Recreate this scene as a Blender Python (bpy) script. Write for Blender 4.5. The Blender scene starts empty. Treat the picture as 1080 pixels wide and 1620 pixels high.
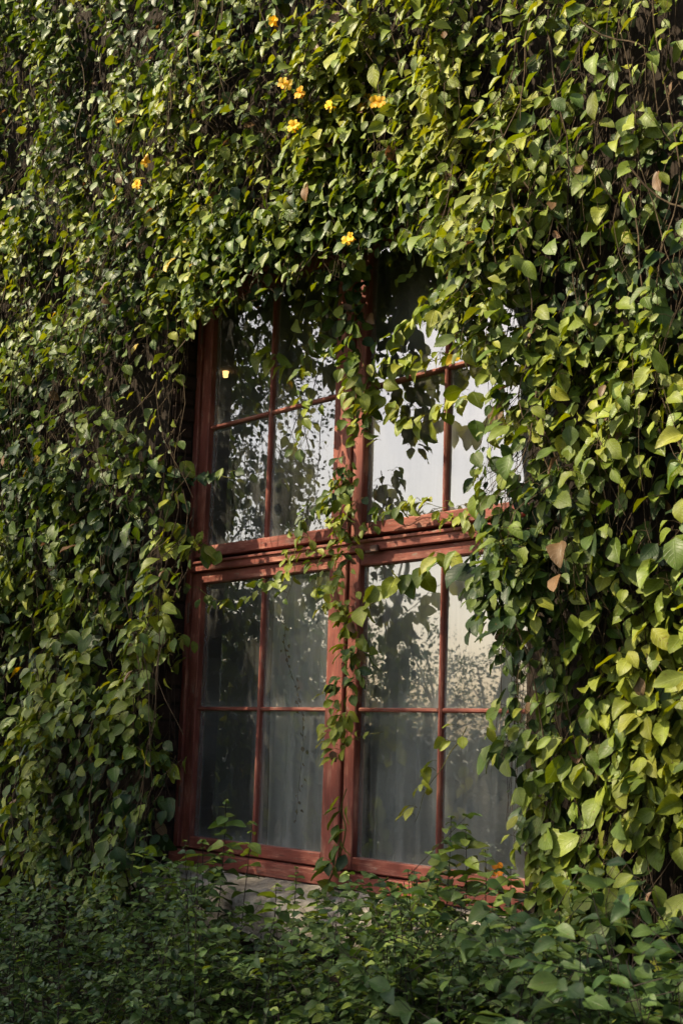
import bpy, bmesh, math, random
import numpy as np
from mathutils import Vector, Matrix, noise
from mathutils.bvhtree import BVHTree

random.seed(7)
RNG = np.random.default_rng(7)
scene = bpy.context.scene
COL = scene.collection
ZO = 0.9                                     # height of the sill zone above the ground

# ------------------------------------------------------------------ camera
F = 2200.0
YAW, PIT, ROL = 0.87278554, 0.16038176, 0.0313662
CAM = np.array([4.11929, -3.47845, 0.64073 + ZO])
fw = np.array([-math.sin(YAW) * math.cos(PIT), math.cos(YAW) * math.cos(PIT), math.sin(PIT)])
_r = np.array([math.cos(YAW), math.sin(YAW), 0.0])
_u = np.cross(_r, fw)
cr = _r * math.cos(ROL) + _u * math.sin(ROL)
cu = -_r * math.sin(ROL) + _u * math.cos(ROL)
cd = bpy.data.cameras.new('camera')
cam = bpy.data.objects.new('camera', cd)
COL.objects.link(cam)
cam.matrix_world = Matrix(((cr[0], cu[0], -fw[0], CAM[0]), (cr[1], cu[1], -fw[1], CAM[1]),
                           (cr[2], cu[2], -fw[2], CAM[2]), (0, 0, 0, 1)))
cd.sensor_fit = 'VERTICAL'
cd.sensor_height = 24.0
cd.lens = F / 1620.0 * 24.0
cd.clip_start = 0.05
cd.clip_end = 3000.0
cd.dof.use_dof = True
cd.dof.focus_distance = 5.6
cd.dof.aperture_fstop = 5.6
scene.camera = cam

# ------------------------------------------------------------------ sky, sun, exposure
SUN_AZ = math.radians(36)                    # to the left of the wall's outward normal
SUN_EL = math.radians(42)
TO_SUN = Vector((-math.sin(SUN_AZ) * math.cos(SUN_EL), -math.cos(SUN_AZ) * math.cos(SUN_EL), math.sin(SUN_EL)))
world = bpy.data.worlds.new('World')
scene.world = world
world.use_nodes = True
wn = world.node_tree
bg = wn.nodes['Background']
sky = wn.nodes.new('ShaderNodeTexSky')
sky.sky_type = 'NISHITA'
sky.sun_disc = False
sky.sun_elevation = SUN_EL
sky.sun_rotation = math.atan2(TO_SUN.x, TO_SUN.y)
sky.air_density = 1.0
sky.dust_density = 3.2
sky.ozone_density = 1.0
wn.links.new(sky.outputs[0], bg.inputs[0])
bg.inputs[1].default_value = 0.102
sl = bpy.data.lights.new('sun', 'SUN')
sl.energy = 5.0
sl.angle = math.radians(0.6)
sl.color = (1.0, 0.87, 0.62)
sun = bpy.data.objects.new('sun', sl)
COL.objects.link(sun)
sun.rotation_euler = TO_SUN.to_track_quat('Z', 'Y').to_euler()
sun.location = (-8, -10, 14)
vs = scene.view_settings
vs.view_transform = 'Standard'
vs.look = 'None'
vs.gamma = 1.0
vs.exposure = 1.3
vs.use_curve_mapping = False
scene.cycles.transparent_max_bounces = 16
scene.cycles.max_bounces = 5
scene.cycles.diffuse_bounces = 2
scene.cycles.glossy_bounces = 3
scene.cycles.use_denoising = True


# ------------------------------------------------------------------ helpers
def project(P):
    d = np.asarray(P, float) - CAM
    z = d @ fw
    return 540 + F * (d @ cr) / z, 810 - F * (d @ cu) / z


def unproject(px, py, y):
    """the point of the vertical plane y = const that stands behind a pixel of the photograph"""
    d = fw + cr * (px - 540) / F - cu * (py - 810) / F
    return CAM + d * ((y - CAM[1]) / d[1])


def inpoly(x, y, poly):
    c = False
    j = len(poly) - 1
    for i in range(len(poly)):
        xi, yi = poly[i]
        xj, yj = poly[j]
        if (yi > y) != (yj > y) and x < (xj - xi) * (y - yi) / (yj - yi) + xi:
            c = not c
        j = i
    return c


def setp(o, label=None, cat=None, group=None, kind=None):
    if label: o['label'] = label
    if cat: o['category'] = cat
    if group: o['group'] = group
    if kind: o['kind'] = kind
    return o


def empty(name, loc, label, cat, group=None):
    o = bpy.data.objects.new(name, None)
    COL.objects.link(o)
    o.location = loc
    o.empty_display_size = 0.1
    return setp(o, label, cat, group)


def link(name, mesh, parent=None, loc=None):
    o = bpy.data.objects.new(name, mesh)
    COL.objects.link(o)
    if parent is not None:
        o.parent = parent
        p = parent
        off = Vector((0, 0, 0))
        while p is not None:
            off += p.location
            p = p.parent
        o.location = -off
    return o


def np_mesh(name, V, Q, mat, uv=None, colr=None, smooth=False):
    """V (n,3); Q (m,4) or (m,3); uv (m*k,2); colr (m*k,4)"""
    V = np.ascontiguousarray(V, np.float32)
    Q = np.ascontiguousarray(Q, np.int32)
    me = bpy.data.meshes.new(name)
    k = Q.shape[1]
    me.vertices.add(len(V))
    me.vertices.foreach_set('co', V.ravel())
    me.loops.add(Q.size)
    me.loops.foreach_set('vertex_index', Q.ravel())
    me.polygons.add(len(Q))
    me.polygons.foreach_set('loop_start', np.arange(0, Q.size, k, dtype=np.int32))
    if smooth:
        me.polygons.foreach_set('use_smooth', np.ones(len(Q), dtype=bool))
    if uv is not None:
        l = me.uv_layers.new(name='UVMap')
        l.data.foreach_set('uv', np.ascontiguousarray(uv, np.float32).ravel())
    if colr is not None:
        a = me.color_attributes.new('lc', 'FLOAT_COLOR', 'CORNER')
        a.data.foreach_set('color', np.ascontiguousarray(colr, np.float32).ravel())
    me.materials.append(mat)
    me.update(calc_edges=True)
    return me


class Boards:
    """bevelled boards; the UV runs along each board in metres"""
    def __init__(self):
        self.bm = bmesh.new()
        self.uv = self.bm.loops.layers.uv.new('UVMap')

    def box(self, x0, x1, y0, y1, z0, z1, bev=0.003, axis=None, jitter=0.0):
        L = (x1 - x0, y1 - y0, z1 - z0)
        ax = axis if axis is not None else int(np.argmax(L))
        b2 = bmesh.new()
        bmesh.ops.create_cube(b2, size=1.0)
        for v in b2.verts:
            v.co = Vector(((v.co.x + .5) * L[0] + x0, (v.co.y + .5) * L[1] + y0, (v.co.z + .5) * L[2] + z0))
        if bev > 0:
            bmesh.ops.bevel(b2, geom=b2.edges[:], offset=min(bev, min(L) * .3), segments=1, affect='EDGES')
        off = random.uniform(0, 50)
        vm = {}
        for v in b2.verts:
            c = v.co.copy()
            if jitter:
                c += Vector((random.uniform(-1, 1), random.uniform(-1, 1), random.uniform(-1, 1))) * jitter
            vm[v] = self.bm.verts.new(c)
        for f in b2.faces:
            nf = self.bm.faces.new([vm[v] for v in f.verts])
            n = f.normal
            na = max(range(3), key=lambda i: abs(n[i]))
            oth = [i for i in range(3) if i != ax and i != na]
            b = oth[0] if oth else (ax + 1) % 3
            for lp in nf.loops:
                lp[self.uv].uv = (lp.vert.co[ax] + off, lp.vert.co[b] + off * .37)
        b2.free()
        return self

    def mesh(self, name, mat):
        me = bpy.data.meshes.new(name)
        self.bm.to_mesh(me)
        self.bm.free()
        me.materials.append(mat)
        return me


class Tubes:
    def __init__(self, sides=3):
        self.V = []; self.Q = []; self.n = 0; self.s = sides; self.C = []

    def add(self, pts, r0, r1, col=None):
        pts = np.asarray(pts, float)
        m = len(pts)
        if m < 2: return
        T = np.gradient(pts, axis=0)
        T /= np.linalg.norm(T, axis=1, keepdims=True) + 1e-9
        ref = np.array([0.31, 0.9, 0.2])
        A = np.cross(T, ref); A /= np.linalg.norm(A, axis=1, keepdims=True) + 1e-9
        B = np.cross(T, A)
        rad = np.linspace(r0, r1, m)[:, None]
        s = self.s
        rings = [pts + rad * (A * math.cos(2 * math.pi * k / s) + B * math.sin(2 * math.pi * k / s)) for k in range(s)]
        R = np.stack(rings, 1).reshape(-1, 3)
        i = np.arange(m - 1)[:, None] * s
        k = np.arange(s)[None, :]
        k2 = (k + 1) % s
        Q = np.stack([i + k, i + k2, i + s + k2, i + s + k], -1).reshape(-1, 4) + self.n
        self.V.append(R); self.Q.append(Q); self.n += len(R)

    def mesh(self, name, mat):
        return np_mesh(name, np.concatenate(self.V), np.concatenate(self.Q), mat, smooth=True)


# ------------------------------------------------------------------ materials
def new_mat(name):
    m = bpy.data.materials.new(name)
    m.use_nodes = True
    nt = m.node_tree
    return m, nt, nt.nodes['Principled BSDF'], nt.nodes['Material Output']


def N(nt, typ, **kw):
    n = nt.nodes.new(typ)
    for k, v in kw.items():
        if k in n.inputs: n.inputs[k].default_value = v
        else: setattr(n, k, v)
    return n


def ramp(nt, src, stops):
    r = nt.nodes.new('ShaderNodeValToRGB')
    e = r.color_ramp.elements
    e[0].position, e[0].color = stops[0][0], (*stops[0][1], 1)
    e[1].position, e[1].color = stops[-1][0], (*stops[-1][1], 1)
    for p, c in stops[1:-1]:
        x = e.new(p); x.color = (*c, 1)
    nt.links.new(src, r.inputs[0])
    return r


def mathn(nt, op, a, b=None, clamp=False):
    n = nt.nodes.new('ShaderNodeMath')
    n.operation = op
    n.use_clamp = clamp
    for i, v in enumerate((a, b)):
        if v is None: continue
        if hasattr(v, 'links'): nt.links.new(v, n.inputs[i])
        else: n.inputs[i].default_value = v
    return n.outputs[0]


def mixc(nt, fac, a, b, blend='MIX'):
    n = nt.nodes.new('ShaderNodeMix')
    n.data_type = 'RGBA'
    n.blend_type = blend
    for s, v in ((n.inputs[0], fac), (n.inputs[6], a), (n.inputs[7], b)):
        if hasattr(v, 'links'): nt.links.new(v, s)
        else: s.default_value = v if not isinstance(v, tuple) else (*v, 1)
    return n.outputs[2]


def leaf_material(name, from_object, gloss=0.44, transl=0.24):
    m, nt, bsdf, out = new_mat(name)
    if from_object:
        c = N(nt, 'ShaderNodeObjectInfo').outputs['Color']
    else:
        c = N(nt, 'ShaderNodeAttribute', attribute_name='lc').outputs['Color']
    uv = N(nt, 'ShaderNodeUVMap', uv_map='UVMap').outputs[0]
    sx = nt.nodes.new('ShaderNodeSeparateXYZ')
    nt.links.new(uv, sx.inputs[0])
    au = mathn(nt, 'ABSOLUTE', mathn(nt, 'SUBTRACT', sx.outputs[0], 0.5))
    rib = mathn(nt, 'SUBTRACT', 1.0, mathn(nt, 'MULTIPLY', au, 28.0), True)
    ph = mathn(nt, 'SUBTRACT', sx.outputs[1], mathn(nt, 'MULTIPLY', au, 0.55))
    sv = mathn(nt, 'SINE', mathn(nt, 'MULTIPLY', ph, 44.0))
    sv = mathn(nt, 'MULTIPLY', mathn(nt, 'SUBTRACT', sv, 0.80, True), 2.4)
    veins = mathn(nt, 'MAXIMUM', rib, sv, True)
    geo = N(nt, 'ShaderNodeNewGeometry')
    nz = N(nt, 'ShaderNodeTexNoise', Scale=38.0, Detail=3.0)
    nt.links.new(geo.outputs['Position'], nz.inputs['Vector'])
    mot = mathn(nt, 'MULTIPLY_ADD', nz.outputs['Fac'], 0.9)
    mot.node.inputs[2].default_value = 0.55
    c1 = mixc(nt, 1.0, c, mot, 'MULTIPLY')
    hsv = N(nt, 'ShaderNodeHueSaturation', Saturation=0.8, Value=1.7)
    nt.links.new(c1, hsv.inputs['Color'])
    c2 = mixc(nt, mathn(nt, 'MULTIPLY', veins, 0.6), c1, hsv.outputs[0])
    # brown specks
    nz2 = N(nt, 'ShaderNodeTexNoise', Scale=120.0, Detail=1.0)
    nt.links.new(geo.outputs['Position'], nz2.inputs['Vector'])
    sp = mathn(nt, 'MULTIPLY', mathn(nt, 'SUBTRACT', nz2.outputs['Fac'], 0.70, True), 8.0, True)
    sp = mathn(nt, 'MAXIMUM', sp, mathn(nt, 'MULTIPLY', mathn(nt, 'SUBTRACT', nz.outputs['Fac'], 0.715, True), 9.0, True))
    c3 = mixc(nt, sp, c2, (0.10, 0.055, 0.016))
    nt.links.new(c3, bsdf.inputs['Base Color'])
    rr = mathn(nt, 'MULTIPLY_ADD', nz.outputs['Fac'], 0.25)
    rr.node.inputs[2].default_value = gloss - 0.10
    nt.links.new(rr, bsdf.inputs['Roughness'])
    bsdf.inputs['IOR'].default_value = 1.32
    bp = N(nt, 'ShaderNodeBump', Strength=0.35, Distance=0.004)
    nt.links.new(veins, bp.inputs['Height'])
    nt.links.new(bp.outputs[0], bsdf.inputs['Normal'])
    tr = nt.nodes.new('ShaderNodeBsdfTranslucent')
    hs2 = N(nt, 'ShaderNodeHueSaturation', Hue=0.485, Saturation=1.15, Value=1.5)
    nt.links.new(c3, hs2.inputs['Color'])
    nt.links.new(hs2.outputs[0], tr.inputs['Color'])
    mx = N(nt, 'ShaderNodeMixShader')
    mx.inputs[0].default_value = transl
    nt.links.new(bsdf.outputs[0], mx.inputs[1])
    nt.links.new(tr.outputs[0], mx.inputs[2])
    nt.links.new(mx.outputs[0], out.inputs[0])
    return m


M_LEAF_O = leaf_material('vine_leaf', True)
M_LEAF_S = leaf_material('vine_leaf_mass', False)


def bark_material(name, c0, c1, sc=30.0):
    m, nt, b, out = new_mat(name)
    g = N(nt, 'ShaderNodeNewGeometry')
    nz = N(nt, 'ShaderNodeTexNoise', Scale=sc, Detail=4.0)
    nt.links.new(g.outputs['Position'], nz.inputs['Vector'])
    r = ramp(nt, nz.outputs['Fac'], [(0.3, c0), (0.7, c1)])
    nt.links.new(r.outputs[0], b.inputs['Base Color'])
    b.inputs['Roughness'].default_value = 0.85
    b.inputs['Specular IOR Level'].default_value = 0.08
    bp = N(nt, 'ShaderNodeBump', Strength=0.5, Distance=0.01)
    nt.links.new(nz.outputs['Fac'], bp.inputs['Height'])
    nt.links.new(bp.outputs[0], b.inputs['Normal'])
    return m


M_STEM = bark_material('vine_stem', (0.026, 0.018, 0.011), (0.085, 0.06, 0.036))
M_GSTEM = bark_material('green_stem', (0.07, 0.075, 0.02), (0.14, 0.13, 0.04))
M_DEAD = bark_material('dead_stem', (0.016, 0.011, 0.008), (0.055, 0.038, 0.026))
M_SHOOT = bark_material('dark_shoot', (0.025, 0.018, 0.02), (0.06, 0.045, 0.035))
M_BARK = bark_material('tree_bark', (0.10, 0.08, 0.06), (0.26, 0.22, 0.17), 6.0)


def wood_material():
    m, nt, b, out = new_mat('weathered_red_paint')
    uv = N(nt, 'ShaderNodeUVMap', uv_map='UVMap').outputs[0]
    mp = N(nt, 'ShaderNodeMapping')
    mp.inputs['Scale'].default_value = (5.0, 90.0, 1.0)
    nt.links.new(uv, mp.inputs[0])
    grain = N(nt, 'ShaderNodeTexNoise', Scale=1.0, Detail=6.0, Roughness=0.65)
    nt.links.new(mp.outputs[0], grain.inputs['Vector'])
    mp2 = N(nt, 'ShaderNodeMapping')
    mp2.inputs['Scale'].default_value = (3.0, 9.0, 1.0)
    nt.links.new(uv, mp2.inputs[0])
    blot = N(nt, 'ShaderNodeTexNoise', Scale=1.5, Detail=5.0, Roughness=0.6)
    nt.links.new(mp2.outputs[0], blot.inputs['Vector'])
    base = ramp(nt, blot.outputs['Fac'], [(0.30, (0.095, 0.022, 0.014)), (0.50, (0.175, 0.045, 0.030)), (0.72, (0.265, 0.096, 0.067))])
    dark = mathn(nt, 'MULTIPLY', mathn(nt, 'SUBTRACT', 0.46, grain.outputs['Fac'], True), 6.5, True)
    c1 = mixc(nt, mathn(nt, 'MULTIPLY', dark, 0.9), base.outputs[0], (0.055, 0.026, 0.018))
    mp3 = N(nt, 'ShaderNodeMapping')
    mp3.inputs['Scale'].default_value = (9.0, 60.0, 1.0)
    nt.links.new(uv, mp3.inputs[0])
    wear = N(nt, 'ShaderNodeTexNoise', Scale=1.0, Detail=7.0, Roughness=0.7)
    nt.links.new(mp3.outputs[0], wear.inputs['Vector'])
    wz = mathn(nt, 'ADD', wear.outputs['Fac'], mathn(nt, 'MULTIPLY', mathn(nt, 'SUBTRACT', blot.outputs['Fac'], 0.5), 0.7))
    pal = mathn(nt, 'MULTIPLY', mathn(nt, 'SUBTRACT', wz, 0.56, True), 7.0, True)
    c2 = mixc(nt, mathn(nt, 'MULTIPLY', pal, 0.72), c1, (0.36, 0.165, 0.11))
    bw = N(nt, 'ShaderNodeTexNoise', Scale=3.2, Detail=8.0, Roughness=0.75)
    nt.links.new(mp2.outputs[0], bw.inputs['Vector'])
    bare = mathn(nt, 'MULTIPLY', mathn(nt, 'SUBTRACT', bw.outputs['Fac'], 0.58, True), 12.0, True)
    c2 = mixc(nt, mathn(nt, 'MULTIPLY', bare, 0.8), c2, mixc(nt, grain.outputs['Fac'], (0.07, 0.05, 0.04), (0.34, 0.27, 0.21)))
    # fine vertical cracking dirt
    sp = N(nt, 'ShaderNodeTexNoise', Scale=240.0, Detail=2.0)
    nt.links.new(uv, sp.inputs['Vector'])
    sd = mathn(nt, 'MULTIPLY', mathn(nt, 'SUBTRACT', sp.outputs['Fac'], 0.62, True), 6.0, True)
    c3 = mixc(nt, mathn(nt, 'MULTIPLY', sd, 0.6), c2, (0.07, 0.035, 0.025))
    nt.links.new(c3, b.inputs['Base Color'])
    b.inputs['Roughness'].default_value = 0.62
    b.inputs['Specular IOR Level'].default_value = 0.25
    bp = N(nt, 'ShaderNodeBump', Strength=0.6, Distance=0.003)
    h = mathn(nt, 'ADD', grain.outputs['Fac'], mathn(nt, 'MULTIPLY', pal, -0.4))
    nt.links.new(h, bp.inputs['Height'])
    nt.links.new(bp.outputs[0], b.inputs['Normal'])
    return m


M_WOOD = wood_material()


def glass_material():
    m, nt, b, out = new_mat('old_dusty_glass')
    nt.nodes.remove(b)
    g = N(nt, 'ShaderNodeNewGeometry')
    nb = N(nt, 'ShaderNodeTexNoise', Scale=2.2, Detail=1.0)
    nt.links.new(g.outputs['Position'], nb.inputs['Vector'])
    bp = N(nt, 'ShaderNodeBump', Strength=0.05, Distance=0.02)
    nt.links.new(nb.outputs['Fac'], bp.inputs['Height'])
    fr = N(nt, 'ShaderNodeFresnel', IOR=2.95)
    nt.links.new(bp.outputs[0], fr.inputs['Normal'])
    gl = N(nt, 'ShaderNodeBsdfGlossy', Roughness=0.008)
    gl.inputs['Color'].default_value = (1, 1, 1, 1)
    nt.links.new(bp.outputs[0], gl.inputs['Normal'])
    tp = N(nt, 'ShaderNodeBsdfTransparent')
    tp.inputs['Color'].default_value = (0.94, 0.96, 0.96, 1)
    mx = N(nt, 'ShaderNodeMixShader')
    nt.links.new(fr.outputs[0], mx.inputs[0])
    nt.links.new(tp.outputs[0], mx.inputs[1])
    nt.links.new(gl.outputs[0], mx.inputs[2])
    # dust: streaks running down, cloudy patches, grime towards the rim of each pane
    mp = N(nt, 'ShaderNodeMapping')
    mp.inputs['Scale'].default_value = (26.0, 1.0, 1.6)
    nt.links.new(g.outputs['Position'], mp.inputs[0])
    st = N(nt, 'ShaderNodeTexNoise', Scale=1.0, Detail=5.0, Roughness=0.65)
    nt.links.new(mp.outputs[0], st.inputs['Vector'])
    cl = N(nt, 'ShaderNodeTexNoise', Scale=4.0, Detail=4.0)
    nt.links.new(g.outputs['Position'], cl.inputs['Vector'])
    sp = N(nt, 'ShaderNodeTexNoise', Scale=170.0, Detail=2.0)
    nt.links.new(g.outputs['Position'], sp.inputs['Vector'])
    spk = mathn(nt, 'MULTIPLY', mathn(nt, 'SUBTRACT', sp.outputs['Fac'], 0.66, True), 2.5, True)
    uv = N(nt, 'ShaderNodeUVMap', uv_map='UVMap').outputs[0]
    sx = nt.nodes.new('ShaderNodeSeparateXYZ')
    nt.links.new(uv, sx.inputs[0])
    ex = mathn(nt, 'MULTIPLY', mathn(nt, 'SUBTRACT', mathn(nt, 'ABSOLUTE', mathn(nt, 'SUBTRACT', sx.outputs[0], 0.5)), 0.38, True), 3.0)
    ey = mathn(nt, 'MULTIPLY', mathn(nt, 'SUBTRACT', mathn(nt, 'ABSOLUTE', mathn(nt, 'SUBTRACT', sx.outputs[1], 0.5)), 0.42, True), 4.0)
    rim = mathn(nt, 'MULTIPLY', mathn(nt, 'ADD', ex, ey), cl.outputs['Fac'])
    s1 = mathn(nt, 'MULTIPLY', mathn(nt, 'SUBTRACT', st.outputs['Fac'], 0.45, True), 0.26)
    s2 = mathn(nt, 'MULTIPLY', mathn(nt, 'SUBTRACT', cl.outputs['Fac'], 0.47, True), 0.22)
    du = mathn(nt, 'ADD', mathn(nt, 'ADD', s1, s2), mathn(nt, 'ADD', mathn(nt, 'MULTIPLY', rim, 0.5), mathn(nt, 'MULTIPLY', spk, 0.3)))
    du = mathn(nt, 'ADD', du, 0.035, True)
    df = N(nt, 'ShaderNodeBsdfDiffuse', Roughness=1.0)
    df.inputs['Color'].default_value = (0.62, 0.61, 0.57, 1)
    mx2 = N(nt, 'ShaderNodeMixShader')
    nt.links.new(du, mx2.inputs[0])
    nt.links.new(mx.outputs[0], mx2.inputs[1])
    nt.links.new(df.outputs[0], mx2.inputs[2])
    nt.links.new(mx2.outputs[0], out.inputs[0])
    return m


M_GLASS = glass_material()


def noisy(name, stops, scale=6.0, rough=0.9, bump=0.6, dist=0.02, detail=6.0):
    m, nt, b, out = new_mat(name)
    g = N(nt, 'ShaderNodeNewGeometry')
    nz = N(nt, 'ShaderNodeTexNoise', Scale=scale, Detail=detail, Roughness=0.65)
    nt.links.new(g.outputs['Position'], nz.inputs['Vector'])
    r = ramp(nt, nz.outputs['Fac'], stops)
    nt.links.new(r.outputs[0], b.inputs['Base Color'])
    b.inputs['Roughness'].default_value = rough
    b.inputs['Specular IOR Level'].default_value = 0.1
    n2 = N(nt, 'ShaderNodeTexNoise', Scale=scale * 6, Detail=6.0)
    nt.links.new(g.outputs['Position'], n2.inputs['Vector'])
    bp = N(nt, 'ShaderNodeBump', Strength=bump, Distance=dist)
    nt.links.new(mathn(nt, 'ADD', nz.outputs['Fac'], mathn(nt, 'MULTIPLY', n2.outputs['Fac'], 0.4)), bp.inputs['Height'])
    nt.links.new(bp.outputs[0], b.inputs['Normal'])
    return m


M_WALL = noisy('old_plaster', [(0.3, (0.012, 0.009, 0.007)), (0.6, (0.026, 0.019, 0.014)), (0.8, (0.05, 0.038, 0.029))], 5.0)
M_STONE = noisy('grey_sill_stone', [(0.3, (0.13, 0.11, 0.085)), (0.5, (0.27, 0.235, 0.185)), (0.72, (0.42, 0.38, 0.31))], 16.0, 0.95, 1.0, 0.02)
M_BRICK = noisy('old_brick', [(0.3, (0.016, 0.010, 0.008)), (0.7, (0.045, 0.027, 0.021))], 14.0)
M_ROOM = noisy('room_plaster', [(0.3, (0.22, 0.20, 0.17)), (0.7, (0.30, 0.27, 0.23))], 1.5, 0.9, 0.1)
M_GROUND = noisy('ground_soil', [(0.3, (0.045, 0.04, 0.02)), (0.55, (0.06, 0.075, 0.025)), (0.75, (0.10, 0.11, 0.04))], 1.2, 1.0, 0.8, 0.06)


def curtain_material():
    m, nt, b, out = new_mat('sheer_curtain')
    g = N(nt, 'ShaderNodeNewGeometry')
    nz = N(nt, 'ShaderNodeTexNoise', Scale=7.0, Detail=4.0)
    nt.links.new(g.outputs['Position'], nz.inputs['Vector'])
    r = ramp(nt, nz.outputs['Fac'], [(0.3, (0.84, 0.87, 0.89)), (0.7, (0.91, 0.93, 0.95))])
    nt.links.new(r.outputs[0], b.inputs['Base Color'])
    b.inputs['Roughness'].default_value = 0.9
    tr = N(nt, 'ShaderNodeBsdfTranslucent')
    nt.links.new(r.outputs[0], tr.inputs[0])
    mx = N(nt, 'ShaderNodeMixShader'); mx.inputs[0].default_value = 0.10
    nt.links.new(b.outputs[0], mx.inputs[1]); nt.links.new(tr.outputs[0], mx.inputs[2])
    tp = N(nt, 'ShaderNodeBsdfTransparent')
    mx2 = N(nt, 'ShaderNodeMixShader'); mx2.inputs[0].default_value = 0.05
    nt.links.new(mx.outputs[0], mx2.inputs[1]); nt.links.new(tp.outputs[0], mx2.inputs[2])
    nt.links.new(mx2.outputs[0], out.inputs[0])
    return m


M_CURTAIN = curtain_material()


def flat(name, c, rough=0.6, emit=None, metal=0.0):
    m, nt, b, out = new_mat(name)
    g = N(nt, 'ShaderNodeNewGeometry')
    nz = N(nt, 'ShaderNodeTexNoise', Scale=60.0, Detail=3.0)
    nt.links.new(g.outputs['Position'], nz.inputs['Vector'])
    r = ramp(nt, nz.outputs['Fac'], [(0.3, tuple(x * .75 for x in c)), (0.7, tuple(min(1, x * 1.15) for x in c))])
    nt.links.new(r.outputs[0], b.inputs['Base Color'])
    b.inputs['Roughness'].default_value = rough
    b.inputs['Metallic'].default_value = metal
    if emit:
        b.inputs['Emission Color'].default_value = (*emit[0], 1)
        b.inputs['Emission Strength'].default_value = emit[1]
    return m


M_IRON = flat('rusty_iron', (0.10, 0.05, 0.035), 0.7)
M_SHADE = flat('lit_lamp_shade', (0.8, 0.7, 0.5), 0.6, ((1.0, 0.58, 0.20), 1.2))
M_CORD = flat('lamp_cord', (0.02, 0.02, 0.02), 0.6)
M_PETAL = leaf_material('flower_petal', True, 0.5, 0.35)

# ------------------------------------------------------------------ setting: ground, wall, room
WY = -0.14                                    # outer face of the wall; the window's face is y = 0
gm = np_mesh('ground', np.array([[-800, -800, 0], [800, -800, 0], [800, 800, 0], [-800, 800, 0]], float), np.array([[0, 1, 2, 3]]), M_GROUND)
setp(link('ground', gm), kind='structure')

OX0, OX1, OZ0, OZ1 = -1.085, 1.085, ZO + 0.085, ZO + 2.68    # window opening
wall = empty('building_wall', (0, 0, 0), 'old plastered building wall almost hidden under the climbing vines', 'wall')
wb = Boards()
wb.box(-7, OX0, WY, 0.08, -0.2, 7.0, 0)
wb.box(OX1, 6, WY, 0.08, -0.2, 7.0, 0)
wb.box(OX0, OX1, WY, 0.08, OZ1, 7.0, 0)
wb.box(OX0, OX1, WY, 0.08, -0.2, ZO - 0.12, 0)
link('plaster_face', wb.mesh('plaster_face', M_WALL), wall)
# dark brick courses that show inside the left reveal, between the leaves
bm_ = Boards(); bm_.box(0, 0.012, 0, 0.118, 0, 0.062, 0.006)
brick = bm_.mesh('brick', M_BRICK)
for k in range(34):
    o = link('brick', brick, wall)
    o.location = (OX0 + 0.001, WY + 0.008 + random.uniform(-.004, .004), ZO + 0.10 + k * 0.0745)
    o.scale = (random.uniform(.7, 1.3), random.uniform(.9, 1.02), random.uniform(.93, 1.04))

# rough stone sill under the window
sill = empty('stone_sill', (0, WY, ZO), 'weathered grey stone sill under the red window', 'sill')
bm = bmesh.new()
nx, nzs = 110, 10
vg = []
for i in range(nx + 1):
    row = []
    x = -1.12 + 2.24 * i / nx
    for j in range(nzs + 1):
        t = j / nzs
        # a sloping top that ends in a rounded nose, then the vertical face
        if t < .5:
            y = -0.035 - 0.17 * (t / .5); z = ZO + 0.083 - 0.055 * (t / .5)
        else:
            y = -0.205 - 0.012 * math.sin((t - .5) * 2 * math.pi); z = ZO + 0.028 - 0.145 * ((t - .5) / .5)
        n = noise.fractal(Vector((x * 6, y * 14, z * 14)), 1.0, 2.0, 4) * .014
        chip = max(0, noise.noise(Vector((x * 3.1 + 9, z * 6, 2))) - .18) * .09
        row.append(bm.verts.new((x, y + n * .8 + chip, z + n * .6 - chip * .5)))
    vg.append(row)
for i in range(nx):
    for j in range(nzs):
        f = bm.faces.new((vg[i][j], vg[i][j + 1], vg[i + 1][j + 1], vg[i + 1][j])); f.smooth = True
back = [[bm.verts.new((-1.12 + 2.24 * i / nx, -0.03, z)) for z in (ZO + 0.083, ZO - 0.117)] for i in (0, nx)]
bm.faces.new([back[0][0], back[0][1]] + [vg[0][j] for j in range(nzs, -1, -1)])
bm.faces.new([back[1][1], back[1][0]] + [vg[nx][j] for j in range(nzs + 1)])
bmesh.ops.recalc_face_normals(bm, faces=bm.faces[:])
me = bpy.data.meshes.new('sill_block'); bm.to_mesh(me); bm.free(); me.materials.append(M_STONE)
link('sill_block', me, sill)

# dim room behind the window
for nm, b6 in (('room_back_wall', (-5.2, 3.0, 3.6, 3.7, 0.2, 4.2)), ('room_side_wall', (-5.3, -5.2, 0.085, 3.6, 0.2, 4.2)),
               ('room_far_side_wall', (3.0, 3.1, 0.085, 3.6, 0.2, 4.2)), ('room_floor', (-5.2, 3.0, 0.085, 3.6, 0.1, 0.2)),
               ('room_ceiling', (-5.2, 3.0, 0.085, 3.6, 4.2, 4.3))):
    bb = Boards(); bb.box(*b6, 0)
    setp(link(nm, bb.mesh(nm, M_ROOM)), kind='structure')

# ------------------------------------------------------------------ the window
win = empty('casement_window', (0, 0, ZO + 0.085), 'weathered red wooden window with four casements of small panes', 'window')
Z = lambda z: z + ZO


def board(name, boxes, parent, mat=M_WOOD, bev=0.004):
    b = Boards()
    for q in boxes: b.box(*q, bev)
    return link(name, b.mesh(name, mat), parent)


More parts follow.
